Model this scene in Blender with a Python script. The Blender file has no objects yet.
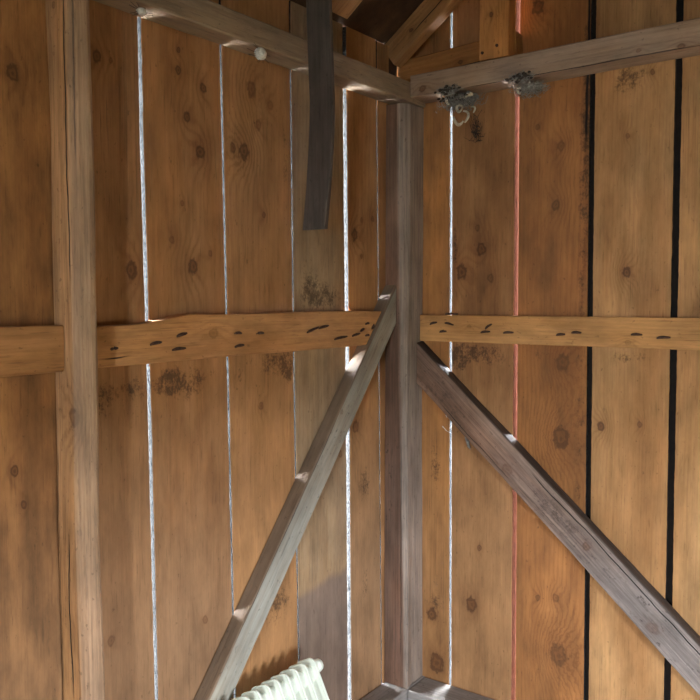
import bpy, bmesh, math, random
from mathutils import Vector, Matrix, noise as mnoise
sc = bpy.context.scene
COL = sc.collection
PI = math.pi

# ------------------------------------------------------------------ helpers
def S(r, g, b, k=1.0):
    """sRGB 0-255 to linear"""
    f = lambda c: (c/255/12.92 if c/255 <= .04045 else ((c/255+.055)/1.055)**2.4)*k
    return (f(r), f(g), f(b), 1.0)

def tag(o, label=None, cat=None, group=None, kind=None):
    if label: o['label'] = label
    if cat: o['category'] = cat
    if group: o['group'] = group
    if kind: o['kind'] = kind
    return o

def empty(name, loc=(0, 0, 0)):
    o = bpy.data.objects.new(name, None); COL.objects.link(o); o.location = loc
    o.empty_display_size = .05
    return o

def link_bm(name, bm, mat=None, parent=None, smooth=False, matrix=None):
    me = bpy.data.meshes.new(name)
    bmesh.ops.recalc_face_normals(bm, faces=bm.faces[:])
    bm.to_mesh(me); bm.free()
    for m in (mat if isinstance(mat, (list, tuple)) else [mat]):
        if m: me.materials.append(m)
    if smooth:
        for p in me.polygons: p.use_smooth = True
    o = bpy.data.objects.new(name, me); COL.objects.link(o)
    if matrix is not None: o.matrix_world = matrix
    if parent: o.parent = parent
    return o

def lerp(a, b, t): return a+(b-a)*t
def interp(pts, z):
    """piecewise linear through (z, value), extrapolated flat at the ends"""
    if z <= pts[0][0]: return pts[0][1]
    for (z0, v0), (z1, v1) in zip(pts, pts[1:]):
        if z <= z1: return lerp(v0, v1, (z-z0)/(z1-z0))
    return pts[-1][1]
def nz(x, y=0, z=0): return mnoise.noise(Vector((x, y, z)))

# ------------------------------------------------------------------ materials
class NT:
    def __init__(s, name):
        s.m = bpy.data.materials.new(name); s.m.use_nodes = True
        s.t = s.m.node_tree; s.t.nodes.clear()
    def n(s, kind, **kw):
        nd = s.t.nodes.new(kind)
        for k, v in kw.items(): setattr(nd, k, v)
        return nd
    def put(s, sock, v):
        if hasattr(v, 'is_output'): s.t.links.new(v, sock)
        else: sock.default_value = v
    def math(s, op, a, b=None, c=None, clamp=False):
        nd = s.n('ShaderNodeMath', operation=op); nd.use_clamp = clamp
        s.put(nd.inputs[0], a)
        if b is not None: s.put(nd.inputs[1], b)
        if c is not None: s.put(nd.inputs[2], c)
        return nd.outputs[0]
    def comb(s, x, y, z):
        nd = s.n('ShaderNodeCombineXYZ')
        for i, v in enumerate((x, y, z)): s.put(nd.inputs[i], v)
        return nd.outputs[0]
    def noise(s, vec, scale, detail=2, rough=.5, dist=0, out='Fac'):
        nd = s.n('ShaderNodeTexNoise')
        s.put(nd.inputs['Vector'], vec); nd.inputs['Scale'].default_value = scale
        nd.inputs['Detail'].default_value = detail; nd.inputs['Roughness'].default_value = rough
        nd.inputs['Distortion'].default_value = dist
        return nd.outputs[out]
    def rng(s, v, a, b, c=0., d=1., smooth=True):
        nd = s.n('ShaderNodeMapRange'); nd.interpolation_type = 'SMOOTHSTEP' if smooth else 'LINEAR'
        s.put(nd.inputs[0], v)
        for i, x in zip((1, 2, 3, 4), (a, b, c, d)): nd.inputs[i].default_value = x
        return nd.outputs[0]
    def mix(s, fac, a, b, mode='MIX'):
        nd = s.n('ShaderNodeMix', data_type='RGBA', blend_type=mode)
        s.put(nd.inputs[0], fac); s.put(nd.inputs[6], a); s.put(nd.inputs[7], b)
        return nd.outputs[2]

def wood(name, base, alt, grey=None, grey_amt=.4, knots=(), stains=(), cracks=(), dirt=.5, seed=0., period=.016,
         ring=.2, dark=None, rough=.75, bump=.25, fib=.075, speck=None, mott=.3, fleck=.26, split=None, sides=()):
    """Sawn softwood, grain along local z.  knots (u, v, r[, strength]); stains (u, v, ru, rv, amount); cracks (u, v0, v1, halfwidth)"""
    T = NT(name)
    tc = T.n('ShaderNodeTexCoord'); sep = T.n('ShaderNodeSeparateXYZ')
    T.t.links.new(tc.outputs['Object'], sep.inputs[0])
    X, Y, Z = sep.outputs
    u = T.math('MULTIPLY_ADD', Y, .8, X)
    P = lambda a, b, off=0.: T.comb(T.math('MULTIPLY_ADD', X, a, seed+off), T.math('MULTIPLY', Y, a), T.math('MULTIPLY_ADD', Z, b, seed*1.7+off))
    warp = T.noise(P(2.2, .55), 1., 3, .5)
    F = T.math('MULTIPLY_ADD', warp, .16, u)
    wob = T.noise(P(9, 2.2, 3.), 1., 2)
    F = T.math('MULTIPLY_ADD', wob, .014, F)
    kmask = None; kcore = None; kswirl = None
    pos = T.comb(u, T.math('MULTIPLY', Z, .78), 0.)
    wv = T.noise(P(70, 55, 5.), 1., 3)
    for k in knots:
        ku, kv, kr = k[:3]; st = k[3] if len(k) > 3 else 1.
        d = T.n('ShaderNodeVectorMath', operation='DISTANCE')
        T.t.links.new(pos, d.inputs[0]); d.inputs[1].default_value = (ku, kv*.78, 0)
        q = T.math('MULTIPLY', d.outputs['Value'], 1/kr)
        q = T.math('MULTIPLY_ADD', wv, 1.1, T.math('SUBTRACT', q, .3))
        q2 = T.math('MULTIPLY', q, q)
        G = T.math('EXPONENT', T.math('MULTIPLY', q2, -.16))
        F = T.math('MULTIPLY_ADD', G, (2.6*kr) if int(ku*1000) % 2 else -(2.6*kr), F)
        mk = T.math('MULTIPLY', T.rng(q, .8, 1.35, 1, 0), .8*st)
        co = T.math('MULTIPLY', T.rng(T.math('ABSOLUTE', T.math('SUBTRACT', q, .88)), .04, .34, 1, 0), .42*st)
        co = T.math('MAXIMUM', co, T.math('MULTIPLY', T.rng(q, .2, .6, 1, 0), .42*st))
        halo = T.math('MULTIPLY', T.math('EXPONENT', T.math('MULTIPLY', q2, -.3)), .42*st)
        swirl = T.math('MULTIPLY', T.math('EXPONENT', T.math('MULTIPLY', q2, -.09)), .55*st)
        kswirl = swirl if kswirl is None else T.math('MAXIMUM', kswirl, swirl)
        mk = T.math('MAXIMUM', mk, halo)
        kmask = mk if kmask is None else T.math('MAXIMUM', kmask, mk)
        kcore = co if kcore is None else T.math('MAXIMUM', kcore, co)
    w = T.math('SINE', T.math('MULTIPLY', F, 2*PI/period))
    w = T.math('POWER', T.math('MULTIPLY_ADD', w, .5, .5), 2.2)
    fibn = T.noise(P(190, 3.2, 1.), 1., 4, .65)
    fib2 = T.noise(P(45, .9, 7.), 1., 3, .6)
    blotch = T.noise(P(5, 1.1, 2.), 1., 4, .6)
    bl = T.rng(blotch, .34, .68)
    c = T.mix(bl, base, alt)
    dk = dark or tuple(x*f for x, f in zip(base[:3], (.5, .42, .34)))+(1.,)
    ringm = T.math('MULTIPLY', w, T.math('MULTIPLY', T.rng(T.noise(P(4, .6, 4.), 1., 2), .3, .7, .3, 1.), ring))
    if kswirl is not None: ringm = T.math('MULTIPLY_ADD', T.math('MULTIPLY', w, kswirl), .8, ringm, clamp=True)
    c = T.mix(ringm, c, dk)
    if grey:
        gm = T.math('MULTIPLY', T.rng(T.noise(P(3.4, .9, 9.), 1., 5, .65), .5-.22*grey_amt-.1, .78-.3*grey_amt), min(1., grey_amt*1.3))
        gm = T.math('MULTIPLY', gm, T.rng(fib2, .25, .6, .55, 1.))
        c = T.mix(gm, c, grey)
    f = T.rng(fibn, .3, .72, 1.-fib*1.7, 1.+fib, False)
    f = T.math('MULTIPLY', f, T.rng(fib2, .3, .7, 1.-fib*.6, 1.+fib*.4, False))
    mo = T.rng(T.noise(P(13, 4.5, 21.), 1., 5, .62), .3, .7, 1.-mott, 1.+mott, False)
    f = T.math('MULTIPLY', f, mo)
    f = T.math('MULTIPLY', f, T.rng(T.noise(P(150, 11, 23.), 1., 3, .6), .57, .7, 1., 1.-fleck))
    f = T.math('MULTIPLY', f, T.rng(T.noise(P(95, 60, 25.), 1., 2, .5), .66, .74, 1., 1.-fleck*1.3))
    f = T.math('MULTIPLY', f, T.rng(T.noise(P(120, 9, 27.), 1., 3, .6), .6, .74, 1., 1.+fleck*.5))
    gcol = T.n('ShaderNodeCombineColor')
    for i in range(3): T.put(gcol.inputs[i], f)
    c = T.mix(1., c, gcol.outputs[0], 'MULTIPLY')
    if split:      # a second tone, both weathering and painted-in cool light, beyond a slanted line: (v at u=0, slope, colour, softness, side)
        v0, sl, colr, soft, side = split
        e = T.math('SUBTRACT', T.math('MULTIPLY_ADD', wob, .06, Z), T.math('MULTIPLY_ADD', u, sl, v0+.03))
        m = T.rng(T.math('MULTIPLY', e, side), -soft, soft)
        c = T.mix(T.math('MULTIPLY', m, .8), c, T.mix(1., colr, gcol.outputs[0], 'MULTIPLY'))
    if kmask is not None:
        c = T.mix(kmask, c, S(104, 64, 34)); c = T.mix(kcore, c, S(46, 29, 18))
    sp = speck or S(38, 26, 18)
    if stains:
        sn = T.math('MULTIPLY_ADD', T.noise(P(30, 22, 11.), 1., 7, .78), .7, T.math('MULTIPLY', T.noise(P(140, 110, 12.), 1., 3, .7), .3))
        acc = None
        for (su, sv, ru, rv, am) in stains:
            a = T.math('MULTIPLY', T.math('SUBTRACT', u, su), 1/ru); b = T.math('MULTIPLY', T.math('SUBTRACT', Z, sv), 1/rv)
            g = T.math('EXPONENT', T.math('MULTIPLY', T.math('MULTIPLY_ADD', a, a, T.math('MULTIPLY', b, b)), -1.))
            g = T.math('MULTIPLY', g, am*.8)
            acc = g if acc is None else T.math('ADD', acc, g)
        m = T.rng(T.math('MULTIPLY_ADD', T.math('MINIMUM', acc, 1.), .2, sn), .6, .74, 0., .7)
        m = T.math('MULTIPLY', m, T.rng(acc, .02, .75))
        c = T.mix(m, c, sp)
    dn = T.noise(P(55, 30, 13.), 1., 5, .65)
    dmask = T.math('MULTIPLY', T.rng(dn, .66-.05*dirt, .74-.05*dirt), T.math('MULTIPLY', T.rng(T.noise(P(6, 3, 15.), 1., 3), .42, .7), dirt), clamp=True)
    c = T.mix(dmask, c, sp)
    # long fine drying checks everywhere, plus the explicit ones
    chk = T.noise(P(75, .55, 17.), 1., 2, .5)
    cm = T.math('MULTIPLY', T.rng(T.math('ABSOLUTE', T.math('SUBTRACT', chk, .5)), .0, .018, 1, 0), T.math('MULTIPLY', T.rng(T.noise(P(7, 1.2, 19.), 1., 2), .56, .68), .4))
    for (cu, v0, v1, hw) in cracks:
        a = T.math('SUBTRACT', T.math('MULTIPLY_ADD', T.noise(T.comb(seed, cu*31, T.math('MULTIPLY', Z, 5.)), 1., 3), .02, u), cu+.01)
        m = T.rng(T.math('ABSOLUTE', a), hw*.5, hw*1.6, 1, 0)
        m = T.math('MULTIPLY', m, T.math('MULTIPLY', T.rng(Z, v0, v0+.06), T.rng(Z, v1-.06, v1, 1, 0)))
        cm = T.math('MAXIMUM', cm, m)
    c = T.mix(cm, c, S(24, 16, 11))
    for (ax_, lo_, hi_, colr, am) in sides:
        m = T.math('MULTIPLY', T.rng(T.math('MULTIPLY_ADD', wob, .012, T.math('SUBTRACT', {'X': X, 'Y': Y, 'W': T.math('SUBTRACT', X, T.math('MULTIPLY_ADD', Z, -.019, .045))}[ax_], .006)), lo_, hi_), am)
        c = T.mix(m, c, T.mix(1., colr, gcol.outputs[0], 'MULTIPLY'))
    bs = T.n('ShaderNodeBsdfPrincipled'); out = T.n('ShaderNodeOutputMaterial')
    T.put(bs.inputs['Base Color'], c); bs.inputs['Roughness'].default_value = rough
    bs.inputs['Specular IOR Level'].default_value = .3
    h = T.math('MULTIPLY_ADD', cm, -1.2, T.math('MULTIPLY_ADD', fibn, .6, T.math('MULTIPLY', fib2, .5)))
    bp = T.n('ShaderNodeBump'); bp.inputs['Strength'].default_value = bump; bp.inputs['Distance'].default_value = .004
    T.put(bp.inputs['Height'], h); T.t.links.new(bp.outputs[0], bs.inputs['Normal'])
    T.t.links.new(bs.outputs[0], out.inputs[0])
    return T.m

def plain(name, a, b=None, scale=60., rough=.6, bump=.1, metallic=0., spec=.35):
    T = NT(name); tc = T.n('ShaderNodeTexCoord')
    f = T.rng(T.noise(tc.outputs['Object'], scale, 5, .65), .35, .68)
    bs = T.n('ShaderNodeBsdfPrincipled'); out = T.n('ShaderNodeOutputMaterial')
    T.put(bs.inputs['Base Color'], T.mix(f, a, b or a)); bs.inputs['Roughness'].default_value = rough
    bs.inputs['Metallic'].default_value = metallic; bs.inputs['Specular IOR Level'].default_value = spec
    bp = T.n('ShaderNodeBump'); bp.inputs['Strength'].default_value = bump; bp.inputs['Distance'].default_value = .003
    T.put(bp.inputs['Height'], f); T.t.links.new(bp.outputs[0], bs.inputs['Normal'])
    T.t.links.new(bs.outputs[0], out.inputs[0])
    return T.m

# wood tones (albedos)
ORANGE = S(172, 125, 82); ORANGE2 = S(146, 101, 62)
TAN = S(190, 145, 96); TAN2 = S(166, 118, 72)
BROWN = S(160, 110, 64); BROWN2 = S(132, 86, 46)
UMBER = S(128, 90, 54); UMBER2 = S(100, 66, 36)
GREY = S(150, 134, 120); GREYB = S(126, 104, 86); GREYD = S(108, 92, 82)
BEAM = S(166, 130, 98); BEAM2 = S(138, 102, 72)

M_edge = plain('weathered_board_edge', S(64, 63, 62), S(26, 25, 25), 130, .9, .6, spec=.1)
M_red = plain('red_painted_board_edge', S(96, 58, 45), S(82, 48, 37), 60, spec=.0)
M_dark = plain('dark_aged_wood', S(60, 44, 32), S(44, 32, 24), 30, .85)
M_soot = plain('soot_dark_batten', S(36, 27, 20), S(24, 18, 14), 30, .9)

# ------------------------------------------------------------------ wall boards
def board(name, parent, axis, zb, zt, left, right, mat, t=.02, inset=(.014, .014), seed=0., label=None, rowstep=.011, face=0., jit=.0011, bow=0.0, top=None):
    """One upright board.  left/right: [(z, coordinate along the wall)].  axis 'x': right wall (face y=face), 'y': left wall (face x=face).
    Local x runs along the wall to the right as seen from inside, local y outward, local z up."""
    c0 = (interp(left, 1.2)+interp(right, 1.2))/2
    bm = bmesh.new(); rings = []
    N = max(2, int((zt-zb)/rowstep))
    for i in range(N+1):
        z = lerp(zb, zt, i/N)
        l = interp(left, z)-c0; r = interp(right, z)-c0
        l += jit*nz(z*9, seed, 1.)+jit*.7*nz(z*37, seed, 2.)+jit*.9*nz(z*130, seed, 5.); r += jit*nz(z*9, seed, 3.)+jit*.7*nz(z*37, seed, 4.)+jit*.9*nz(z*130, seed, 6.)
        rowv = []
        fr = .0018
        pts = [(l, fr), (l+fr, 0.)]+[(lerp(l, r, q), .0012*nz(z*3, q*5, seed)+bow*math.sin(PI*q)) for q in (.25, .5, .75)]+[(r-fr, 0.), (r, fr), (r-inset[1], t), (l+inset[0], t)]
        for (a, d) in pts:
            zz = z
            if i == N and top: zz = top(a+c0)
            rowv.append(bm.verts.new((a, d, zz)))
        rings.append(rowv)
    n = len(rings[0])
    for A, B in zip(rings, rings[1:]):
        for j in range(n):
            f = bm.faces.new((A[j], A[(j+1) % n], B[(j+1) % n], B[j]))
            if j == n-3: f.material_index = 2
            elif j == n-1: f.material_index = 1
    bm.faces.new(rings[0]); bm.faces.new(rings[-1][::-1])
    if axis == 'x': mw = Matrix.Translation((c0, face, 0))
    else: mw = Matrix.Translation((face, c0, 0)) @ Matrix.Rotation(PI/2, 4, 'Z')
    o = link_bm(name, bm, mat, parent, matrix=mw)
    if label: o['label'] = label
    return o

# ---------------------------------------------------------------- beams
def plane_cut(p, n): return (Vector(p), Vector(n).normalized())

def beam(name, p0, p1, xdir, w, d, mat, parent=None, ch=(.004, .004, .004, .004), cut0=None, cut1=None, seg=None, wob=.0015, seed=0., mod=None):
    """Timber from p0 to p1, w wide along xdir and d deep across it.  ch: chamfers at (-x-y, +x-y, +x+y, -x+y), each a number or a function of t"""
    p0, p1 = Vector(p0), Vector(p1)
    L = (p1-p0).length; az = (p1-p0).normalized()
    ax = Vector(xdir); ax = (ax-az*ax.dot(az)).normalized(); ay = az.cross(ax)
    mw = Matrix.Translation(p0) @ Matrix((ax, ay, az)).transposed().to_4x4()
    inv = mw.inverted()
    def end(cut, x, y, dflt):
        if not cut: return dflt
        o = inv @ cut[0]; nn = inv.to_3x3() @ cut[1]
        return o.z-((x-o.x)*nn.x+(y-o.y)*nn.y)/nn.z
    seg = seg or max(8, int(L/.03))
    bm = bmesh.new(); rings = []
    for i in range(seg+1):
        t = i/seg
        cs = [c(t) if callable(c) else c for c in ch]
        hx, hy = w/2, d/2
        prof = []
        corners = [(-hx, -hy, 0, 1, 1, 0), (hx, -hy, -1, 0, 0, 1), (hx, hy, 0, -1, -1, 0), (-hx, hy, 1, 0, 0, -1)]
        for k, (cx, cy, ax0, ay0, ax1, ay1) in enumerate(corners):
            c = cs[k]
            prof.append((cx+ax0*c, cy+ay0*c))
            mx, my = cx+(ax0+ax1)*c*.36, cy+(ay0+ay1)*c*.36
            prof.append((mx, my))
            prof.append((cx+ax1*c, cy+ay1*c))
            nx_, ny_ = corners[(k+1) % 4][:2]
            e0 = (cx+ax1*c, cy+ay1*c); cn = cs[(k+1) % 4]
            e1 = (nx_+corners[(k+1) % 4][2]*cn, ny_+corners[(k+1) % 4][3]*cn)
            for q in (.33, .67): prof.append((lerp(e0[0], e1[0], q), lerp(e0[1], e1[1], q)))
        row = []
        for (x, y) in prof:
            zz = t*L
            x += wob*nz(zz*4+seed, x*30, y*30+5)+wob*.5*nz(zz*19+seed, x*50, y*50)
            y += wob*nz(zz*4+seed+40, x*30, y*30)+wob*.5*nz(zz*19+seed+20, x*50, y*50)
            if mod: x, y = mod(t, x, y)
            z0, z1 = end(cut0, x, y, 0.), end(cut1, x, y, L)
            row.append(bm.verts.new((x, y, lerp(z0, z1, t))))
        rings.append(row)
    n = len(rings[0])
    for A, B in zip(rings, rings[1:]):
        for j in range(n): bm.faces.new((A[j], A[(j+1) % n], B[(j+1) % n], B[j]))
    bm.faces.new(rings[0][::-1]); bm.faces.new(rings[-1])
    return link_bm(name, bm, mat, parent, matrix=mw)

def tube(bm, pts, r, sides=6, taper=None):
    """tube along points"""
    pts = [Vector(p) for p in pts]; rings = []
    for i, p in enumerate(pts):
        d = (pts[min(i+1, len(pts)-1)]-pts[max(i-1, 0)])
        d = d.normalized() if d.length > 1e-9 else Vector((0, 0, 1))
        a = d.cross(Vector((.31, .9, .17))).normalized(); b = d.cross(a)
        rr = r*(taper(i/(len(pts)-1)) if taper else 1)
        rings.append([bm.verts.new(p+a*rr*math.cos(2*PI*k/sides)+b*rr*math.sin(2*PI*k/sides)) for k in range(sides)])
    for A, B in zip(rings, rings[1:]):
        for j in range(sides): bm.faces.new((A[j], A[(j+1) % sides], B[(j+1) % sides], B[j]))
    bm.faces.new(rings[0]); bm.faces.new(rings[-1])

def box(bm, lo, hi):
    v = [bm.verts.new((x, y, z)) for x in (lo[0], hi[0]) for y in (lo[1], hi[1]) for z in (lo[2], hi[2])]
    for f in ((0, 1, 3, 2), (4, 6, 7, 5), (0, 4, 5, 1), (2, 3, 7, 6), (0, 2, 6, 4), (1, 5, 7, 3)): bm.faces.new([v[i] for i in f])

# ================================================================== SETTING
ROOF = lambda x: 2.45+.74*x          # underside of the roof boards, left slope
RIDGE = 1.6
W, D = 3.2, 4.6                       # room: x 0..W, y -D..0

# knots of each wall board: (along the board's width, height, radius, strength)
KN_L0 = [(0.138, 2.005, 0.018, 1.0), (0.117, 1.152, 0.012, 1.0), (0.136, 1.073, 0.009, 1.0)]
KN_L1 = [(-0.042, 2.09, 0.015, 1.0), (-0.002, 2.09, 0.007, 0.6), (0.046, 1.596, 0.021, 1.0), (-0.035, 0.687, 0.013, 0.6)]
KN_L2 = [(-0.032, 2.115, 0.011, 1.0), (-0.031, 2.166, 0.008, 1.0), (0.055, 2.087, 0.014, 1.0), (-0.003, 2.001, 0.014, 1.0), (0.042, 1.917, 0.019, 1.0), (0.011, 1.61, 0.02, 1.0), (0.074, 1.649, 0.009, 0.6), (-0.06, 1.677, 0.011, 0.5), (-0.024, 1.775, 0.008, 0.6), (0.039, 0.634, 0.012, 0.6)]
KN_L3 = [(-0.074, 1.941, 0.024, 1.0), (-0.043, 2.123, 0.024, 0.7), (-0.015, 2.026, 0.015, 0.6), (-0.118, 1.946, 0.015, 0.8), (0.008, 1.77, 0.009, 0.7), (0.037, 2.093, 0.015, 0.5), (-0.011, 1.207, 0.013, 0.6)]
KN_L5 = [(-0.061, 1.74, 0.021, 1.0), (-0.02, 1.793, 0.009, 0.7), (0.047, 1.802, 0.011, 0.8), (-0.02, 1.67, 0.009, 0.7), (-0.055, 1.081, 0.022, 0.8)]
KN_R0 = [(0.06, 0.348, 0.024, 1.0), (0.083, 0.166, 0.036, 1.0)]
KN_R1 = [(-0.083, 1.618, 0.026, 1.0), (-0.006, 1.696, 0.022, 1.0), (0.03, 1.595, 0.015, 0.7), (-0.03, 0.421, 0.027, 1.0), (-0.001, 0.636, 0.011, 0.8), (-0.022, 1.77, 0.011, 0.6)]
KN_R2 = [(0.02, 2.019, 0.017, 0.6), (0.006, 1.83, 0.017, 0.8), (-0.067, 2.478, 0.024, 1.0), (-0.061, 2.09, 0.01, 0.6), (0.039, 1.313, 0.028, 0.8), (0.037, 1.063, 0.035, 1.0), (-0.034, 0.504, 0.011, 0.8), (0.043, 0.325, 0.036, 0.8), (0.029, 0.518, 0.014, 0.6)]
KN_R3 = [(-0.088, 1.116, 0.015, 1.0), (0.034, 1.131, 0.01, 0.7), (-0.017, 1.607, 0.016, 1.0), (0.047, 2.209, 0.009, 0.8), (-0.023, 2.026, 0.008, 0.6)]

# ---- left wall (plane x=0; local x along the wall = world +y)
wl = empty('wall_left', (0, 0, 0)); tag(wl, 'left wall of upright rough-sawn pine boards with daylight in the gaps', kind='structure')
def GL(pts, off): return [(z, y+off) for z, y in pts]
gA = [(0, -1.392), (2.5, -1.392)]                                   # behind the wall post
g0 = [(0.0, -1.193), (.477, -1.196), (1.2, -1.203), (1.62, -1.209), (1.9, -1.2135), (2.3, -1.216)]
g1 = [(0.0, -.900), (.387, -.908), (1.2, -.921), (2.07, -.936), (2.5, -.942)]
g2 = [(0.0, -.612), (.58, -.622), (1.3, -.635), (2.126, -.644), (2.5, -.648)]
g3 = [(0.0, -.340), (.12, -.341), (1.2, -.353), (2.18, -.369), (2.5, -.373)]
g4 = [(0.0, -.139), (.1, -.140), (2.2, -.181), (2.5, -.186)]
def wl_board(l, r, gl, gr, mat, seed, label=None, zt=2.42, inset=(.0, .0), t=.024, **kw):
    return board('wall_board', wl, 'y', .0, zt, GL(l, gl), GL(r, -gr), mat, t, inset, seed, label, **kw)
edges = lambda m, a=None, b=None: [m, a or M_edge, b or M_edge]

K = lambda *k: k
mL0 = wood('wall_board_shaded', BROWN, BROWN2, UMBER, .3, knots=KN_L0, mott=.5, seed=1.3, dirt=.8, period=.03, split=(.95, 0., S(116, 86, 58), .5, -1))  # soft split low on the boards: cool sky light painted into the colour
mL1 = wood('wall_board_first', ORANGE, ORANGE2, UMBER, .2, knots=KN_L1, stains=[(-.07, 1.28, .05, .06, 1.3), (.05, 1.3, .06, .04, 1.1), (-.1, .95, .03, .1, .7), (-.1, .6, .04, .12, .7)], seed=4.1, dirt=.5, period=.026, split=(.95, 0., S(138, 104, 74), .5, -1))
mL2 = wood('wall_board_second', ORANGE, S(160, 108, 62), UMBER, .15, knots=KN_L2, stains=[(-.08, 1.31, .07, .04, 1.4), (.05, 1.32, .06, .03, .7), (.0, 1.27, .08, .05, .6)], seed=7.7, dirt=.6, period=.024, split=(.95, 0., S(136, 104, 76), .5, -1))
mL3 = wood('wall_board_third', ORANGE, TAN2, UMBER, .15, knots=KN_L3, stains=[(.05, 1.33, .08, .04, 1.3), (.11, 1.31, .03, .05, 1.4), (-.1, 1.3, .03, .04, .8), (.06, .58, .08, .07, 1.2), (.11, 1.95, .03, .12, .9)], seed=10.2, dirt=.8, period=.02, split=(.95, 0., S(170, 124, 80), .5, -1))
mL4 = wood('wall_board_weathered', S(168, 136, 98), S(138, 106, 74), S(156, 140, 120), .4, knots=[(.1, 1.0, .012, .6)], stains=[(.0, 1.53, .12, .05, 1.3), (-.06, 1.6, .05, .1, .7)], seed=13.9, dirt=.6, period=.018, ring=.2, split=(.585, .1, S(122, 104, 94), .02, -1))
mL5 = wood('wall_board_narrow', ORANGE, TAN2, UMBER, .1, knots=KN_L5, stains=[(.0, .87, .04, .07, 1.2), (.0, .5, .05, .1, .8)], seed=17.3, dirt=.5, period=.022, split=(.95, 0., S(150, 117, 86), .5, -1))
mL6 = wood('wall_board_corner', ORANGE, ORANGE2, UMBER, .1, seed=19.8, dirt=.4, period=.022)
wl_board([(0, -2.0), (2.5, -2.0)], gA, .004, .0004, edges(mL0), 1., 'broad shaded board beside the rough wall post', bow=.0)
wl_board(gA, g0, .0004, .0056, edges(mL1), 2.)
wl_board(g0, g1, .0056, .0040, edges(mL2), 3., 'orange knotty board with a wide bright gap at its side')
wl_board(g1, g2, .0040, .0034, edges(mL3), 4.)
wl_board(g2, g3, .0034, .0105, edges(mL4), 5., 'grey weathered board behind the hanging plank')
wl_board(g3, g4, .0105, .0032, edges(mL5), 6.)
wl_board(g4, [(0, -.0), (2.5, -.0)], .0032, .002, edges(mL6), 7., zt=2.281)
board('wall_board', wl, 'y', 2.2815, 2.418, GL(g4, .0032), [(0, -.1065), (3, -.1065)], edges(mL6), .022, (.0, .0), 7.7)
board('wall_board', wl, 'y', 2.2815, 2.312, [(0, -.1055), (3, -.1055)], [(0, 0.), (3, 0.)], edges(mL6), .022, (.0, .0), 7.9, rowstep=.01)
mFar = wood('wall_board_far', BROWN, ORANGE2, UMBER, .3, knots=[(.1, 1.1, .02), (-.1, 1.7, .02)], seed=23., dirt=.5, period=.025)
y = -2.0
rnd = random.Random(5)
while y > -D+.05:
    y2 = max(-D, y-rnd.uniform(.24, .3))
    wl_board([(0, y2), (2.5, y2)], [(0, y), (2.5, y)], .003, .004, edges(mFar), y*7)
    y = y2
# strip that closes the eave outside the board tops
bm = bmesh.new(); box(bm, (-.058, -D, 2.27), (-.036, .0, ROOF(-.04)-.004)); link_bm('eave_strip', bm, M_dark, wl)

# ---- right wall (plane y=0, the gable)
wr = empty('wall_right', (0, 0, 0)); tag(wr, 'right gable wall of wide upright pine boards, some gaps dark', kind='structure')
r0 = [(0, .209), (2.203, .193), (3., .188)]
r1 = [(0, .461), (.117, .460), (2.2, .444), (3., .441)]
r2 = [(0, .722), (.2, .719), (2.1, .701), (3., .696)]
r3 = [(0, .978), (.28, .975), (1.94, .962), (3., .955)]
def wr_board(l, r, gl, gr, mat, seed, label=None, inset=(.0, .0), t=.024, **kw):
    mx = (interp(l, 1.2)+interp(r, 1.2))/2
    top = lambda x: (ROOF(x) if x < RIDGE else ROOF(2*RIDGE-x))-.006
    return board('wall_board', wr, 'x', .0, top(mx), GL(l, gl), GL(r, -gr), mat, t, inset, seed, label, top=top, **kw)
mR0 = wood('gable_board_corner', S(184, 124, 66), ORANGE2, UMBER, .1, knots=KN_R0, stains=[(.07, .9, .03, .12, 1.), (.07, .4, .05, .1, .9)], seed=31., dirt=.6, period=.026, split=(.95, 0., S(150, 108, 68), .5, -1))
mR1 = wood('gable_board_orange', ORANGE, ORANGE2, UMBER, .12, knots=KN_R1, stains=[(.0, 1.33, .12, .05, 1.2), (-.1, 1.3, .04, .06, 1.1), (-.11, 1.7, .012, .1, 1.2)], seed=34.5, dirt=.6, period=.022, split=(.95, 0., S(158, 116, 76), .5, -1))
mR2 = wood('gable_board_brown', S(170, 112, 62), S(142, 92, 50), UMBER, .35, knots=KN_R2, stains=[(.1, 1.9, .025, .5, .8), (.1, 1.0, .03, .6, .7), (-.05, 1.34, .07, .03, .7), (.11, 2.2, .02, .3, .9), (-.1, 1.0, .02, .5, .5)], cracks=[(.105, 2.0, 2.7, .004)], seed=38.8, dirt=.6, period=.017, ring=.42)
mR3 = wood('gable_board_pale', TAN, TAN2, UMBER, .1, knots=KN_R3, stains=[(.0, 1.34, .1, .03, .9), (-.02, 2.2, .06, .05, 1.3), (-.12, .55, .02, .1, .5)], seed=42.1, dirt=.45, period=.012, ring=.17)
mR4 = wood('gable_board_edge', TAN, S(174, 126, 78), UMBER, .1, knots=[(-.07, 1.5, .012), (.02, 1.8, .015)], seed=46.4, dirt=.45, period=.014, ring=.17)
wr_board([(0, -.06), (3, -.06)], r0, .001, .0046, edges(mR0, None, M_edge), 11., 'narrow orange board beside the corner post')
wr_board(r0, r1, .0046, .0078, edges(mR1, None, M_red), 12., 'orange board edged by a reddish gap', inset=(.0, .0))
wr_board(r1, r2, .0078, .0085, edges(mR2, M_red), 13., 'brown board with large knots', inset=(.0, .002))
wr_board(r2, r3, .0085, .010, edges(mR3, M_soot, M_soot), 14., 'pale straight-grained board between two dark gaps', inset=(.002, .002))
r4 = [(0, 1.27), (3, 1.25)]
wr_board(r3, r4, .010, .005, edges(mR4, M_soot, M_soot), 15., inset=(.002, .002))
x = 1.26
mFarR = wood('gable_board_far', TAN2, ORANGE2, UMBER, .3, knots=[(.05, 1.1, .02), (-.08, 1.7, .02)], seed=53., dirt=.5, period=.02)
while x < W-.02:
    x2 = min(W, x+rnd.uniform(.24, .3))
    wr_board([(0, x), (3, x)], [(0, x2), (3, x2)], .004, .002, edges(mFarR), x*5)
    x = x2
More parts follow.
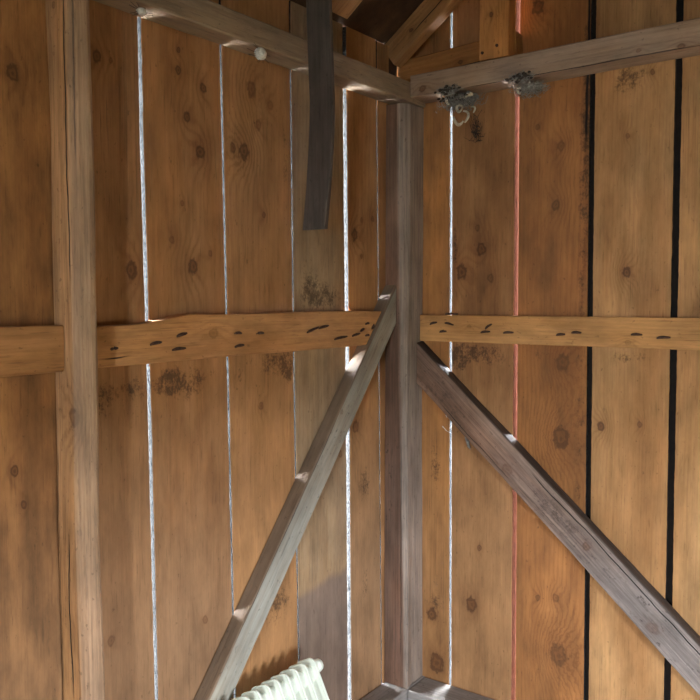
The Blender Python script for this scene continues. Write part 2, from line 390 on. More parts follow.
for (xc, zt_) in ((.712, 2.96), (.968, 3.14)):
    bm = bmesh.new(); box(bm, (xc-.05, .0235, .1), (xc+.05, .045, zt_)); link_bm('cover_batten', bm, M_soot, wr)['label'] = 'dark batten behind a board gap'

M_redb = plain('red_paint', S(96, 58, 45), S(82, 48, 37), 40, spec=.0)
for sg in (-1, 1):          # red painted cladding strips on the outside, one on either side of the narrow gap
    bm = bmesh.new(); N = 24; pr_ = []
    for i in range(N+1):
        z = lerp(0, 2.7, i/N); e = interp(r1, z)+sg*.0078; q = [(e, .0225), (e, .06), (e+sg*.05, .06), (e+sg*.05, .0225)]
        row = [bm.verts.new((a, b, z)) for a, b in q]
        if pr_:
            for j in range(4): bm.faces.new((pr_[j], pr_[(j+1) % 4], row[(j+1) % 4], row[j]))
        else: bm.faces.new(row)
        pr_ = row
    bm.faces.new(pr_)
    link_bm('cladding_strip', bm, M_redb, wr)['label'] = 'red painted strip behind the narrow gap'

# ---- the other sides of the shed (behind and beside the camera): plank walls with a doorway and a window opening
mW = wood('back_wall_boards', BROWN, ORANGE2, UMBER, .3, knots=[(.3, 1.0, .03), (1.2, 1.6, .03)], seed=61., dirt=.5, period=.05)
wb = empty('wall_back'); tag(wb, 'back wall of boards with open doorway', kind='structure')
wf = empty('wall_front'); tag(wf, 'board wall opposite the left wall with a window opening', kind='structure')
def slab(parent, lo, hi, name='wall_board'):
    bm = bmesh.new(); box(bm, lo, hi); return link_bm(name, bm, mW, parent)
DOOR = (1.88, 2.12, 0.0, 1.85)           # x0, x1, z0, z1 in the back wall
slab(wb, (0, -D-.03, 0), (DOOR[0], -D, 2.45)); slab(wb, (DOOR[1], -D-.03, 0), (W, -D, 2.45)); slab(wb, (DOOR[0], -D-.03, DOOR[3]), (DOOR[1], -D, 2.45))
bm = bmesh.new()
tri = [(0, 2.45), (W, 2.45), (RIDGE, ROOF(RIDGE)-.006)]
a = [bm.verts.new((x, -D-.03, z)) for x, z in tri]; b = [bm.verts.new((x, -D, z)) for x, z in tri]
bm.faces.new(a); bm.faces.new(b[::-1])
for i in range(3): bm.faces.new((a[i], a[(i+1) % 3], b[(i+1) % 3], b[i]))
link_bm('gable_board', bm, mW, wb)
WIN = (-2.25, -1.65, .45, .95)           # y0, y1, z0, z1 in the wall opposite
slab(wf, (W, -D, 0), (W+.03, WIN[0], 2.45)); slab(wf, (W, WIN[1], 0), (W+.03, 0, 2.45))
slab(wf, (W, WIN[0], 0), (W+.03, WIN[1], WIN[2])); slab(wf, (W, WIN[0], WIN[3]), (W+.03, WIN[1], 2.45))

# ---- floor, ground, roof
mFl = wood('floor_boards', S(120, 104, 90), S(96, 80, 66), GREYD, .6, seed=71., dirt=.8, period=.05)
bm = bmesh.new(); box(bm, (0, -D, -.04), (W, 0, 0)); tag(link_bm('floor', bm, mFl), 'grey dusty plank floor', kind='structure')
mG = plain('pale_gravel', S(226, 226, 226), S(205, 203, 200), 12, .9)
mGr = plain('dull_turf', S(96, 100, 74), S(78, 80, 58), 9, .95)
bm = bmesh.new(); box(bm, (-14, -D, -.3), (-.3, 14, -.2)); box(bm, (-.3, .3, -.3), (14, 14, -.2)); tag(link_bm('ground', bm, mG), 'pale bright ground outside the plank walls', kind='structure')
bm = bmesh.new(); box(bm, (-14, -14, -.3), (14, -D, -.2)); box(bm, (W+.1, -D, -.3), (14, .3, -.2)); tag(link_bm('ground_lawn', bm, mGr), 'dull turf outside the doorway', kind='structure')
mRoof = wood('roof_boards', S(84, 60, 42), S(60, 42, 30), UMBER2, .3, seed=81., dirt=.6, period=.05)
ce = empty('ceiling'); tag(ce, 'dark sloping underside of the roof', kind='structure')
def roof(xa, xb, za, zb):
    bm = bmesh.new()
    vs = [(x, y, z+e) for y in (-D-.3, .35) for e in (0, .03) for x, z in ((xa, za), (xb, zb))]
    v = [bm.verts.new(p) for p in vs]
    for f in ((0, 1, 3, 2), (4, 6, 7, 5), (0, 4, 5, 1), (2, 3, 7, 6), (0, 2, 6, 4), (1, 5, 7, 3)): bm.faces.new([v[i] for i in f])
    link_bm('roof_boards', bm, mRoof, ce)
roof(-.3, RIDGE, ROOF(-.3), ROOF(RIDGE)); roof(RIDGE, W+.3, ROOF(RIDGE), ROOF(-.3))

# ================================================================== TIMBERS
# corner post: grain up, chamfered towards the room
mPost = wood('corner_post_wood', S(118, 84, 64), S(96, 68, 52), S(140, 126, 114), .2, knots=[(.03, .3, .012, .7)], cracks=[(.012, .2, 1.3, .0018), (.03, 1.2, 2.2, .0018), (-.02, .1, .9, .0014)], seed=91., dirt=.9, period=.02, ring=.25, bump=.5, fib=.2, sides=[('W', -.004, .006, S(158, 142, 128), .75)])  # sides tint makes the room side paler, its light painted into the colour
post = beam('corner_post', (.0425, -.0655, .1025), (.0425, -.0655, 2.208), (1, 0, 0), .083, .127, mPost,
            ch=(.003, lambda t: lerp(.006, .034, min(1, t*1.25)), .003, .003), seed=3., wob=.0012, mod=lambda t, x, y: (x+(max(0, 1-t/.5)*(.0195 if y < -.02 else .009) if x > 0 else 0), y))
tag(post, 'dark grey-brown squared post standing in the corner where the two board walls meet', 'post', kind='thing')

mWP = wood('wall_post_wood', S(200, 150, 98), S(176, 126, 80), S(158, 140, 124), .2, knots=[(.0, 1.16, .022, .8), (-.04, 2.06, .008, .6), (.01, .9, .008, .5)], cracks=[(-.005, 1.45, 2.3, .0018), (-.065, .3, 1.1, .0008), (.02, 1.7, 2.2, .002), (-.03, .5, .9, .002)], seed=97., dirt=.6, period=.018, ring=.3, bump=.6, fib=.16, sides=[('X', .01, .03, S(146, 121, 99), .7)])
def wp_mod(t, x, y):
    z = lerp(.0, 2.23, t)
    # widen beneath the girt where the photo shows a step, and a gentle natural wander
    y += .006*nz(z*1.7, 3.3); x += .004*nz(z*2.1, 8.8)
    return x, y
wp = beam('wall_post', (.0525, -1.4505, 0.1035), (.0525, -1.4505, 2.2065), (1, 0, 0), .098, .051, mWP, ch=(.003, lambda t: .03+.006*nz(t*7), lambda t: .012+.006*nz(t*6, 4), .003), seed=9., wob=.002, mod=wp_mod)
tag(wp, 'tan rough post with a rounded grey face and long cracks against the left wall', 'post', kind='thing')

# top plates
mPl = wood('left_plate_wood', S(164, 138, 108), S(136, 108, 80), S(148, 136, 120), .5, knots=[(.02, .5, .012, .6), (-.02, 1.1, .01, .5)], cracks=[(.0, .3, 1.1, .002), (-.02, 1., 1.9, .0016)], stains=[(.03, 1.0, .03, .15, 1.2)], seed=101., dirt=.7, period=.02, ring=.25, bump=.5)
pl = beam('plate_beam', (.048, -2.6, 2.245), (.048, -.003, 2.247), (1, 0, 0), .084, .069, mPl, ch=(.004, .004, .004, .004), seed=14., wob=.002)
tag(pl, 'grey-brown horizontal beam along the top of the left wall, resting on both posts', 'beam', kind='thing')
mPr = wood('right_plate_wood', S(178, 146, 116), S(152, 120, 92), S(152, 138, 126), .5, knots=[(.0, .42, .014, .7), (-.025, .45, .01, .6), (.01, .9, .01, .8), (.02, .78, .008, .6), (.03, .05, .014, .8)], cracks=[(.004, .2, .95, .0018), (.0, .55, 1.3, .0018)], seed=107., dirt=.6, period=.02, ring=.3, bump=.5)
pr = beam('plate_beam', (.094, -.0575, 2.262), (2.9, -.0575, 2.29), (0, 0, 1), .075, .109, mPr, ch=(.004, .004, .004, .004), seed=19., wob=.002)
tag(pr, 'light brown horizontal beam across the gable wall with a long crack along its face', 'beam', kind='thing')

# girts (horizontal rails)
mGi = wood('left_girt_wood', S(194, 142, 90), S(174, 120, 70), S(156, 126, 98), .25, knots=[(.03, .4, .018, .4), (.0, 1.2, .008, .5)], cracks=[(-.015, .02, .14, .0016)], seed=113., dirt=.35, period=.03, ring=.22, bump=.35)
BRL0, BRL1 = Vector((.0255, -.142, 1.51)), Vector((.0255, -1.09, .42))   # left brace upper edge line used for the cut of the rail
brdir = (Vector((0, -1.063, .437))-Vector((0, -.19, 1.502))).normalized()      # downhill along left brace
brn = Vector((0, brdir.z, -brdir.y)).normalized()                           # normal in the wall plane, pointing up and to the camera side
if brn.z < 0: brn = -brn
def girt_mod(t, x, y):
    # local x is world z, t runs from the post to the brace; top edge: low start, hump, then level; the waney top leans back
    yy = lerp(-1.41, -.15, t)
    top = interp([(-1.41, -.012), (-1.25, -.010), (-1.17, -.001), (-1.08, .013), (-.98, .011), (-.9, .009), (-.5, .012), (-.15, .008)], yy)
    if x > 0: x += top
    return x, y
def girt_nail(parent, along, up, ln, slant, front, frame):
    bm = bmesh.new(); h = ln/2
    pts = [(-h, -.002, .0), (-h*.6, .0, .0028), (0, .0006, .0035), (h*.6, -.0005, .0026), (h, -.001, .0004)]
    ca, sa = math.cos(slant), math.sin(slant); R = []
    for (a, b, o) in pts:
        R.append(frame(along+a*ca-b*sa, up+a*sa+b*ca, front+o))
    tube(bm, R, .0046, 6, lambda t: .55+.45*math.sin(PI*min(1, t*1.1)))
    return link_bm('bent_nail', bm, M_rust, parent)
M_rust = plain('rusty_dark_nail', S(84, 58, 42), S(58, 40, 30), 200, .8)
def attach(ch, par):
    """parent a mesh built in world coordinates without moving it"""
    ch.parent = par; ch.matrix_parent_inverse = par.matrix_world.inverted()

girt = beam('girt', (.0235, -1.421, 1.4195), (.0235, -.15, 1.4195), (0, 0, 1), .107, .043, mGi, ch=(.003, .003, .003, lambda t: .004), seed=23., wob=.0015, mod=girt_mod,
            cut1=plane_cut(Vector((.0, -.19, 1.502))+brn*.0065, brn))
tag(girt, 'tan horizontal rail with a wavy top edge between rough post and grey brace', 'rail', kind='thing')
bpy.context.view_layer.update()
fl = lambda a, u_, o: (o, a, u_)
for (px, up, ln, sl) in [(-1.345, 1.409, .02, .1), (-1.22, 1.416, .036, .12), (-1.135, 1.434, .035, .2), (-1.145, 1.398, .044, .05), (-.93, 1.43, .028, -.05), (-.925, 1.395, .036, .1), (-.84, 1.427, .03, .0),
                          (-.60, 1.429, .06, .25), (-.545, 1.436, .05, .15), (-.455, 1.398, .07, .1), (-.37, 1.405, .045, .15), (-.335, 1.42, .022, .4), (-.305, 1.44, .022, .1), (-.305, 1.4, .022, .0), (-.272, 1.428, .02, .9)]:
    attach(girt_nail(girt, px, up, ln, sl, .0455, fl), girt)

mGi2 = wood('shaded_girt_wood', S(176, 122, 70), S(150, 100, 54), S(140, 110, 84), .25, knots=[(.028, .50, .018, .8), (-.03, .3, .02, .5)], cracks=[(-.01, .05, .5, .002), (-.02, .2, .52, .0016)], seed=118., dirt=.4, period=.02, ring=.35, bump=.4)
girt2 = beam('girt', (.0235, -2.3, 1.417), (.0235, -1.479, 1.415), (0, 0, 1), .104, .043, mGi2, ch=(.003, .003, .003, .006), seed=29., wob=.003)
tag(girt2, 'tan horizontal rail on the left wall on the camera side of the rough post', 'rail', kind='thing')
mGi3 = wood('gable_girt_wood', S(194, 144, 88), S(178, 126, 72), S(160, 126, 92), .15, knots=[(.02, .2, .008, .4), (-.02, .75, .01, .4)], seed=123., dirt=.3, period=.014, ring=.22, bump=.25)
girt3 = beam('girt', (.088, -.0155, 1.417), (3.1, -.0155, 1.428), (0, 0, 1), .095, .027, mGi3, ch=(.002, .002, .002, .002), seed=33., wob=.001)
tag(girt3, 'straight tan horizontal rail across the gable wall, studded with bent nails', 'rail', kind='thing')
bpy.context.view_layer.update()
fr = lambda a, u_, o: (a, -o, u_)
for (px, up, ln, sl) in [(.145, 1.436, .03, .25), (.21, 1.435, .036, -.2), (.185, 1.407, .028, .1), (.363, 1.429, .03, .6), (.352, 1.41, .036, .1), (.438, 1.41, .038, .05), (.622, 1.408, .03, .1), (.675, 1.416, .032, .0), (.865, 1.415, .034, .0), (.945, 1.408, .04, .05)]:
    attach(girt_nail(girt3, px, up, ln, sl, .0295, fr), girt3)
bm = bmesh.new(); tube(bm, [fr(.195, 1.468, .03), fr(.215, 1.4705, .033), fr(.245, 1.4695, .034)], .0035); attach(link_bm('bent_nail', bm, M_rust), girt3)

# braces
mBl = wood('left_brace_wood', S(146, 128, 104), S(122, 100, 78), S(160, 160, 150), .6, knots=[(.01, .5, .01, .5)], cracks=[(.02, .5, 1.3, .0016)], seed=131., dirt=.8, period=.02, ring=.2, bump=.4, sides=[('X', .036, .042, S(114, 90, 68), .85)])  # sides tint darkens the upper face, shade painted into the wood colour
a0 = Vector((.0265, -.19, 1.502)); ddir = brdir
# board width across the slope: from ridge line down to the lower edge
wv = .088
c0 = a0-brn*(wv/2)
braceL = beam('diagonal_brace', c0-ddir*.062, c0+ddir*1.83, brn, wv, .049, mBl, ch=(.003, .003, .003, .003), seed=41., wob=.0014,
              cut0=plane_cut((0, -.133, 1.5), (0, 1, .0)), cut1=plane_cut((0, 0, .106), (0, 0, 1)))
tag(braceL, 'grey diagonal brace rising along the left wall behind the radiator to the corner post', 'brace', kind='thing')
mBr = wood('right_brace_wood', S(140, 104, 80), S(108, 80, 62), S(144, 132, 124), .35, knots=[(.0, .55, .02, .5), (.02, .9, .014, .6), (.0, 1.2, .02, .4)], mott=.42, split=(.85, 0., S(142, 132, 126), .35, 1), cracks=[(.058, .6, 1.4, .0016), (-.02, .2, .6, .001)], stains=[(.0, .2, .05, .2, .8), (.02, .75, .05, .2, .9)], seed=137., dirt=1., period=.03, ring=.25, bump=.7, fib=.2, speck=S(60, 46, 40), sides=[('X', .052, .056, S(64, 52, 44), .9)])  # upper face darkened by the sides tint, shading put into the colour
rd = (Vector((1.077, 0, .497))-Vector((.105, 0, 1.353))).normalized(); rn = Vector((-rd.z, 0, rd.x)); rn = rn if rn.z > 0 else -rn
rw = .114
rc = Vector((.105, -.0275, 1.353))-rn*(rw/2)
braceR = beam('diagonal_brace', rc-rd*.02, rc+rd*1.87, rn, rw, .05, mBr, ch=(.004, .004, .004, lambda t: .004+.005*max(0, nz(t*9))), seed=47., wob=.003,
              cut0=plane_cut((.089, 0, 1.3), (1, 0, 0)), cut1=plane_cut((0, 0, .106), (0, 0, 1)))
tag(braceR, 'rough dark plank brace slanting down across the gable wall from the corner post', 'brace', kind='thing')

# sills
mSi = wood('sill_wood', S(156, 146, 138), S(130, 120, 112), S(166, 162, 158), .5, seed=143., dirt=1.1, period=.03, ring=.2, bump=.4)
s1 = beam('sill_beam', (.052, -2.2, .0515), (.052, -.0, .0515), (1, 0, 0), .1, .097, mSi, seed=51., wob=.0008)
tag(s1, 'dusty grey sill beam along the foot of the left wall, lit by one gap', 'beam', kind='thing')
s2 = beam('sill_beam', (.1075, -.066, .0515), (2.9, -.066, .0515), (0, 1, 0), .126, .097, mSi, seed=53., wob=.0008)
tag(s2, 'dusty grey sill beam along the foot of the gable wall beside the corner post', 'beam', kind='thing')
s3 = None

# gable framing above the plate
mNa = wood('gable_rail_wood', S(186, 128, 72), S(160, 106, 56), UMBER, .2, knots=[(.0, .25, .008)], cracks=[(-.015, .1, .4, .0016)], seed=149., dirt=.4, period=.02)
n1 = beam('gable_rail', (.006, -.0275, 2.3405), (.462, -.0275, 2.362), (0, 0, 1), .072, .05, mNa, seed=57.)
tag(n1, 'short horizontal timber lying on the gable beam behind the stub post', 'rail', kind='thing')
mSt = wood('stub_post_wood', S(196, 138, 80), S(176, 118, 62), UMBER, .1, knots=[(-.03, .14, .008)], seed=151., dirt=.4, period=.02)
st = beam('stub_post', (.408, -.082, 2.3065), (.408, -.082, ROOF(.36)+.0), (1, 0, 0), .106, .05, mSt, seed=59.)
tag(st, 'short upright tan post standing on the gable beam, two nails near its foot', 'post', kind='thing')
bpy.context.view_layer.update()
for (nx_, z_) in ((.368, 2.33), (.420, 2.345)):
    bm = bmesh.new(); bmesh.ops.create_cone(bm, cap_ends=True, segments=10, radius1=.0055, radius2=.004, depth=.006)
    bmesh.ops.rotate(bm, verts=bm.verts, matrix=Matrix.Rotation(PI/2, 3, 'X')); bmesh.ops.translate(bm, verts=bm.verts, vec=(nx_, -.109, z_))
    attach(link_bm('nail_head', bm, M_rust), st)
# rafters
mRa = wood('rafter_wood', S(184, 134, 84), S(160, 112, 66), S(150, 124, 100), .3, knots=[(.0, .3, .012), (.02, .12, .008)], cracks=[(.01, .1, .8, .0018)], seed=157., dirt=.5, period=.02)
sl = Vector((1, 0, .74)).normalized(); sn = Vector((-.74, 0, 1)).normalized()
def rafter(yc, wy, depth, x0, label, seed, x1=1.55):
    c = Vector((0, yc, ROOF(0)-.004))-sn*(depth/2)
    o = beam('rafter', c+sl*(x0/sl.x), c+sl*(x1/sl.x), sn, depth, wy, mRa, seed=seed, wob=.0015)
    tag(o, label, 'rafter', kind='thing'); return o
rafter(-.0785, .05, .088, -.033, 'sloping rafter against the gable boards, rising from the corner behind the stub post', 61., .285)
rafter(-.485, .11, .06, .02, 'wide sloping rafter under the dark roof, beside the hanging plank', 67.)

# hanging plank
mHa = wood('hanging_plank_wood', S(88, 77, 70), S(74, 64, 58), S(104, 95, 88), .4, knots=[(.02, .66, .006, .4)], seed=163., dirt=.5, period=.02, ring=.12, bump=.25, fib=.12, sides=[('X', .046, .05, S(44, 36, 30), .9)] if 0 else ())
def hmod(t, x, y):
    z = 1.725+t*.82
    cx = interp([(1.725, -.014), (1.85, .0), (2.0, .012), (2.1, .014), (2.3, .005), (2.45, .0)], z)
    return x+cx, y
hp = beam('hanging_plank', (.1545, -.705, 1.725), (.1545, -.705, ROOF(.11)-.006), (1, 0, 0), .084, .014, mHa, ch=(.002, .002, .002, .002), seed=71., wob=.001, mod=hmod)
tag(hp, 'dark grey weathered plank hanging down from the roof in front of the left wall', 'plank', kind='thing')

# ================================================================== SMALL THINGS
M_web = plain('dusty_cobweb', S(150, 146, 138), S(112, 106, 98), 90, .95)
M_web2 = plain('dark_cobweb_debris', S(70, 60, 50), S(44, 36, 30), 90, .95)
M_husk = plain('pale_dry_husk', S(214, 206, 184), S(178, 166, 140), 60, .8)
M_sac = plain('white_silk', S(226, 224, 214), S(180, 176, 162), 120, .9)

def webs(rng_, c, ext, n, r, ln, droop=.3, front=None):
    bm = bmesh.new()
    for _ in range(n):
        p = Vector(c)+Vector([rng_.gauss(0, e*.45) for e in ext])
        d = Vector((rng_.uniform(-1, 1), rng_.uniform(-.5, .5), rng_.uniform(-1, 1))).normalized()*rng_.uniform(.4, 1.)*ln
        pts = []
        for k in range(5):
            t = k/4
            q = p+d*(t-.5)+Vector((nz(p.x*90+t*2, k), nz(p.z*90, k+t), nz(p.y*80, k*2.)))*ln*.28+Vector((0, 0, -droop*ln*math.sin(PI*t)))
            q.y = min(q.y, front if front else -.003)
            if q.z > 2.2165 and not front: q.z = 2.2165-.3*(q.z-2.2165)
            pts.append(q)
        tube(bm, pts, r*rng_.uniform(.5, 1.4), 4)
    return bm
def clumps(rng_, c, ext, n, r, front=None):
    bm = bmesh.new()
    for _ in range(n):
        p = Vector(c)+Vector([max(-1.1, min(1.1, rng_.gauss(0, .5)))*e for e in ext]); p.y = min(p.y, front if front else -.015)
        rr = r*rng_.uniform(.5, 1.2)
        if not front: p.z = min(p.z, 2.2165-rr*2.1)
        g = bmesh.ops.create_icosphere(bm, subdivisions=2, radius=rr)
        for v in g['verts']:
            v.co *= 1+.5*nz(v.co.x*160+p.x*99, v.co.y*160, v.co.z*160+p.z*77)
            v.co.x *= 1.5
            v.co += p
    return bm
R1 = random.Random(11)
nest = empty('hanging_cobweb', (.27, -.02, 2.2))
tag(nest, 'large dusty cobweb clump holding pale curled husks under the gable beam, near the corner', 'cobweb', kind='thing')
attachw = lambda o, p: (bpy.context.view_layer.update(), attach(o, p))
attachw(link_bm('web_threads', webs(R1, (.262, -.06, 2.206), (.062, .05, .022), 480, .0007, .045), M_web), nest)
attachw(link_bm('web_debris', clumps(R1, (.255, -.06, 2.206), (.052, .05, .014), 110, .0056), M_web2), nest)
attachw(link_bm('web_fluff', clumps(R1, (.268, -.07, 2.206), (.05, .045, .014), 60, .0048), M_web), nest)
attachw(link_bm('hanging_threads', webs(R1, (.305, -.018, 2.11), (.02, .008, .05), 40, .0007, .05), M_web2), nest)
def arc(c, r, a0_, a1_, tr, flat=1.):
    bm = bmesh.new(); c = Vector(c)
    tube(bm, [c+Vector((math.cos(a)*r, .35*r*math.sin(2*a), math.sin(a)*r*flat)) for a in [lerp(a0_, a1_, q/12) for q in range(13)]], tr, 8, lambda t: .35+.75*math.sin(PI*min(1, .1+t*.85)))
    return bm
for (c, r_, a0_, a1_, tr, fl_) in [((.288, -.085, 2.199), .012, .2, 2.9, .0068, .5), ((.273, -.085, 2.168), .0105, 0, 6.2, .0045, 1.1), ((.272, -.08, 2.138), .023, 2.9, 5.6, .0055, 1.), ((.287, -.08, 2.138), .017, -1.2, 1.7, .0045, 1.2), ((.318, -.1, 2.2), .011, .5, 3.3, .0075, .6), ((.236, -.09, 2.196), .009, 1.5, 4.6, .005, 1.), ((.304, -.05, 2.165), .009, -1., 2.2, .0035, 1.3)]:
    attachw(link_bm('curled_husk', arc(c, r_, a0_, a1_, tr, fl_), M_husk, smooth=True), nest)
nest2 = empty('hanging_cobweb', (.5, -.02, 2.22))
tag(nest2, 'small dusty cobweb tuft under the gable beam where the reddish gap begins', 'cobweb', kind='thing')
attachw(link_bm('web_threads', webs(R1, (.51, -.06, 2.21), (.05, .045, .016), 300, .0007, .04), M_web), nest2)
attachw(link_bm('web_fluff', clumps(R1, (.53, -.07, 2.21), (.03, .04, .01), 50, .0048), M_web), nest2)
attachw(link_bm('web_debris', clumps(R1, (.5, -.05, 2.206), (.03, .03, .014), 44, .0048), M_web2), nest2)
attachw(link_bm('curled_husk', arc((.49, -.08, 2.196), .008, .3, 5., .004), M_husk, smooth=True), nest2)
for (pn, cx_) in ((nest, .255), (nest2, .515)):
    attachw(link_bm('beam_threads', webs(R1, (cx_, -.128, 2.224), (.042, .01, .012), 160, .0007, .034, .1, -.1185), M_web), pn)
    attachw(link_bm('beam_dust', clumps(R1, (cx_, -.14, 2.22), (.04, .008, .012), 30, .0042, -.1225), M_web2), pn)

def sac(c, r, label, squash=1.):
    e = empty('hanging_egg_sac', c); tag(e, label, 'egg sac', kind='thing')
    bm = bmesh.new(); bmesh.ops.create_icosphere(bm, subdivisions=4, radius=r)
    for v in bm.verts:
        v.co *= 1+.14*nz(v.co.x*70, v.co.y*70, v.co.z*70)+.05*nz(v.co.x*240, v.co.y*240, v.co.z*240); v.co.z *= squash
        v.co += Vector(c)
    attachw(link_bm('sac', bm, M_sac, smooth=True), e)
    rr = random.Random(int(r*1e5)); bm = bmesh.new()
    for k in range(12):
        a = rr.uniform(0, 2*PI); q = Vector(c)+Vector((rr.uniform(-.3, .1)*r, math.cos(a)*r*.8, math.sin(a)*r*.8*squash))
        tip = q+Vector((-.012 if c[0]-.02 > .1 else -.004, math.cos(a)*rr.uniform(.01, .035), abs(math.sin(a))*rr.uniform(.004, .03) if math.sin(a) > 0 else -rr.uniform(.004, .012)))
        tip.x = max(tip.x, .0925) if tip.z > 2.208 else max(tip.x, .07)
        tube(bm, [q, (q+tip)/2+Vector((.002, 0, -.002)), tip], .0006, 4)
    attachw(link_bm('silk_threads', bm, M_web2), e)
sac((.104, -.893, 2.186), .0165, 'white ball of spider silk hanging at the lower edge of the left beam')
sac((.1, -1.293, 2.187), .0115, 'small flat white tuft of spider silk on the left beam near the rough post', .7)

# light wisps caught at the gap below the dark brace
wisp = empty('cobweb_wisp', (.2, -.008, 1.13)); tag(wisp, 'thin white cobweb wisps at the first gable gap just below the dark brace', 'cobweb', kind='thing')
bm = bmesh.new()
for pts in ([(.178, -.006, 1.118), (.186, -.008, 1.105), (.190, -.006, 1.092)], [(.186, -.008, 1.105), (.2, -.006, 1.09), (.206, -.004, 1.08)], [(.172, -.006, 1.06), (.19, -.007, 1.045), (.206, -.004, 1.038)], [(.206, -.004, 1.06), (.2, -.006, 1.055)]):
    tube(bm, pts, .0012, 5, lambda t: 1.3-.9*t)
attachw(link_bm('web_threads', bm, M_sac), wisp)
bm = bmesh.new()
for k in range(3): 
    pts = [(.268+.006*k, -.008, 1.045-.012*k), (.272+.006*k, -.014, 1.03-.01*k), (.279+.004*k, -.012, 1.008-.006*k), (.278+.004*k, -.008, .995-.004*k)]
    tube(bm, pts, .004-.0008*k, 6, lambda t: .4+.8*math.sin(PI*t))
wisp2 = empty('dangling_fluff', (.275, -.008, 1.02)); tag(wisp2, 'grey tuft of fluff stuck to the orange gable board below the dark brace', 'fluff', kind='thing')
attachw(link_bm('fluff', bm, M_web, smooth=True), wisp2)

# ================================================================== RADIATOR
M_cream = plain('cream_enamel', S(236, 240, 226), S(230, 234, 218), 5, .34, .02)
TH = math.radians(27)
O_ = Vector((.0885, -.70, .4245))
rad = empty('oil_radiator'); HT = .468
base = O_+Vector((math.sin(TH), 0, -math.cos(TH)))*HT
rad.matrix_world = Matrix.Translation((base.x, base.y, base.z)) @ Matrix.Rotation(-TH, 4, 'Y')
tag(rad, 'cream white finned oil radiator leaning against the left wall brace', 'radiator', kind='thing')
# local: x across, y along the row, z up the fins (top at HT)
def rrect(hw, z0, z1, r, n=7):
    pts = []
    for (cx, cz, a0_) in ((hw-r, z1-r, 0), (-hw+r, z1-r, PI/2), (-hw+r, z0+r, PI), (hw-r, z0+r, 1.5*PI)):
        for i in range(n): 
            a = a0_+i/(n-1)*PI/2; pts.append((cx+r*math.cos(a), cz+r*math.sin(a)))
    return pts
def fin_mesh():
    bm = bmesh.new()
    HW = .041
    def loop(pts, y): return [bm.verts.new((x, y, z)) for x, z in pts]
    lay = []
    # cross profile from the middle outward: bulged centre, flat web, rolled rim
    spec = [(.0, .002), (.001, .0038), (.0032, .0038), (.0046, .0013), (.011, .0013), (.016, .002), (.022, .003), (.029, .006), (.034, .0085)]
    for sgn in (-1, 1):
        loops = []
        for (ins, h) in spec:
            loops.append(loop(rrect(HW-ins, .05+ins, HT-ins, .022-ins*.6), sgn*h))
        n = len(loops[0])
        for A, B in zip(loops, loops[1:]):
            for j in range(n): bm.faces.new((A[j], A[(j+1) % n], B[(j+1) % n], B[j]))
        bm.faces.new(loops[-1]); lay.append(loops[0])
    n = len(lay[0])
    for j in range(n): bm.faces.new((lay[0][j], lay[0][(j+1) % n], lay[1][(j+1) % n], lay[1][j]))
    return bm
NF, PITCH_ = 12, .0408
fin0 = None
for i in range(NF):
    if fin0 is None:
        fin0 = link_bm('fin', fin_mesh(), M_cream, rad, smooth=True); f = fin0
        md = f.modifiers.new('s', 'EDGE_SPLIT'); md.split_angle = math.radians(50)
    else:
        f = fin0.copy(); COL.objects.link(f)
    f.parent = rad; f.location = (0, -i*PITCH_, 0)
bm = bmesh.new()
bm.free()
for z_ in (HT-.046, .085):
    bm = bmesh.new(); rows = []
    nl = (NF-1)*8
    for i in range(nl+1):
        yy = -i*PITCH_/8; k = math.cos(2*PI*i/8)
        rx, rz = .0245+.0006*k, .027+.0006*k
        rows.append([bm.verts.new((math.copysign(abs(math.cos(2*PI*q/28))**.8, math.cos(2*PI*q/28))*rx, yy, z_+math.copysign(abs(math.sin(2*PI*q/28))**.8, math.sin(2*PI*q/28))*rz)) for q in range(28)])
    for A, B in zip(rows, rows[1:]):
        for j in range(28): bm.faces.new((A[j], A[(j+1) % 28], B[(j+1) % 28], B[j]))
    bm.faces.new(rows[0]); bm.faces.new(rows[-1])
    link_bm('header_pipe', bm, M_cream, rad, smooth=True)
bm = bmesh.new()
prof = [(.0, .0), (.0205, .0), (.0205, .014), (.018, .024), (.011, .0285), (.0, .029)]
rings = [[bm.verts.new((.017+r_*math.cos(2*PI*k/24), .012+h_, HT-.032+r_*math.sin(2*PI*k/24))) for k in range(24)] for r_, h_ in prof[1:-1]]
for A, B in zip(rings, rings[1:]):
    for j in range(24): bm.faces.new((A[j], A[(j+1) % 24], B[(j+1) % 24], B[j]))
bm.faces.new(rings[0]); bm.faces.new(rings[-1])
link_bm('end_cap', bm, M_cream, rad, smooth=True)
for yy in (-.03, -(NF-1)*PITCH_+.03):
    bm = bmesh.new(); tube(bm, [(-.07, yy, .028), (-.05, yy, .045), (.05, yy, .045), (.07, yy, .028)], .007, 10)
    link_bm('foot', bm, M_cream, rad)
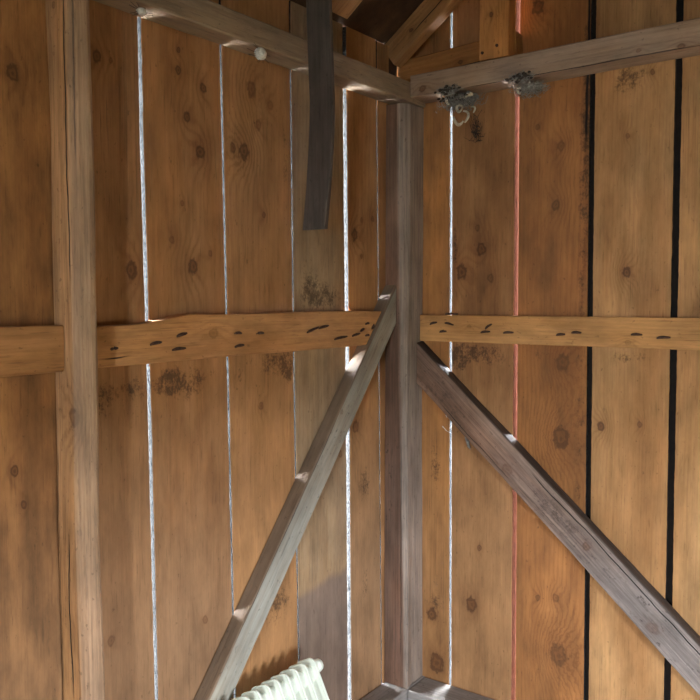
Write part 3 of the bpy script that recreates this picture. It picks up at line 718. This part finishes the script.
# keep its lowest point on the floor
bpy.context.view_layer.update()
lo = min((c.matrix_world @ Vector(v)).z for c in rad.children for v in c.bound_box)
print('radiator lowest', lo)

# ================================================================== LIGHT
w = bpy.data.worlds.new('overcast'); sc.world = w; w.use_nodes = True
nt = w.node_tree; bg = nt.nodes['Background']
tc = nt.nodes.new('ShaderNodeTexCoord'); sp = nt.nodes.new('ShaderNodeSeparateXYZ'); nt.links.new(tc.outputs['Generated'], sp.inputs[0])
cr = nt.nodes.new('ShaderNodeValToRGB'); nt.links.new(sp.outputs[2], cr.inputs[0])
cr.color_ramp.elements[0].position = 0.; cr.color_ramp.elements[0].color = (.81, .905, 1., 1)
cr.color_ramp.elements[1].position = 1.; cr.color_ramp.elements[1].color = (.9, .97, 1.04, 1)
nt.links.new(cr.outputs[0], bg.inputs[0]); bg.inputs[1].default_value = 130.0
def portal(name, loc, rot, sx, sy):
    l = bpy.data.lights.new(name, 'AREA'); l.shape = 'RECTANGLE'; l.size = sx; l.size_y = sy; l.cycles.is_portal = True
    o = bpy.data.objects.new(name, l); COL.objects.link(o); o.location = loc; o.rotation_euler = rot
portal('door_daylight', ((DOOR[0]+DOOR[1])/2, -D-.02, (DOOR[2]+DOOR[3])/2), (PI/2, 0, 0), DOOR[1]-DOOR[0], DOOR[3]-DOOR[2])
portal('window_daylight', (W+.015, (WIN[0]+WIN[1])/2, (WIN[2]+WIN[3])/2), (PI/2, 0, PI/2), WIN[1]-WIN[0], WIN[3]-WIN[2])

# ================================================================== CAMERA
cam = bpy.data.cameras.new('camera'); co = bpy.data.objects.new('camera', cam); COL.objects.link(co)
cam.sensor_width = 36; cam.lens = 800/700*36; cam.clip_start = .02
HEAD = math.radians(126.2)
co.location = (1.6053, -2.5344, 1.53)
co.rotation_euler = (PI/2-math.radians(3.8), 0, HEAD-PI/2)
sc.camera = co
vs = sc.view_settings
sc.display_settings.display_device = 'sRGB'
vs.view_transform = 'Standard'; vs.look = 'None'; vs.gamma = 1; vs.use_curve_mapping = False; vs.exposure = -0.05
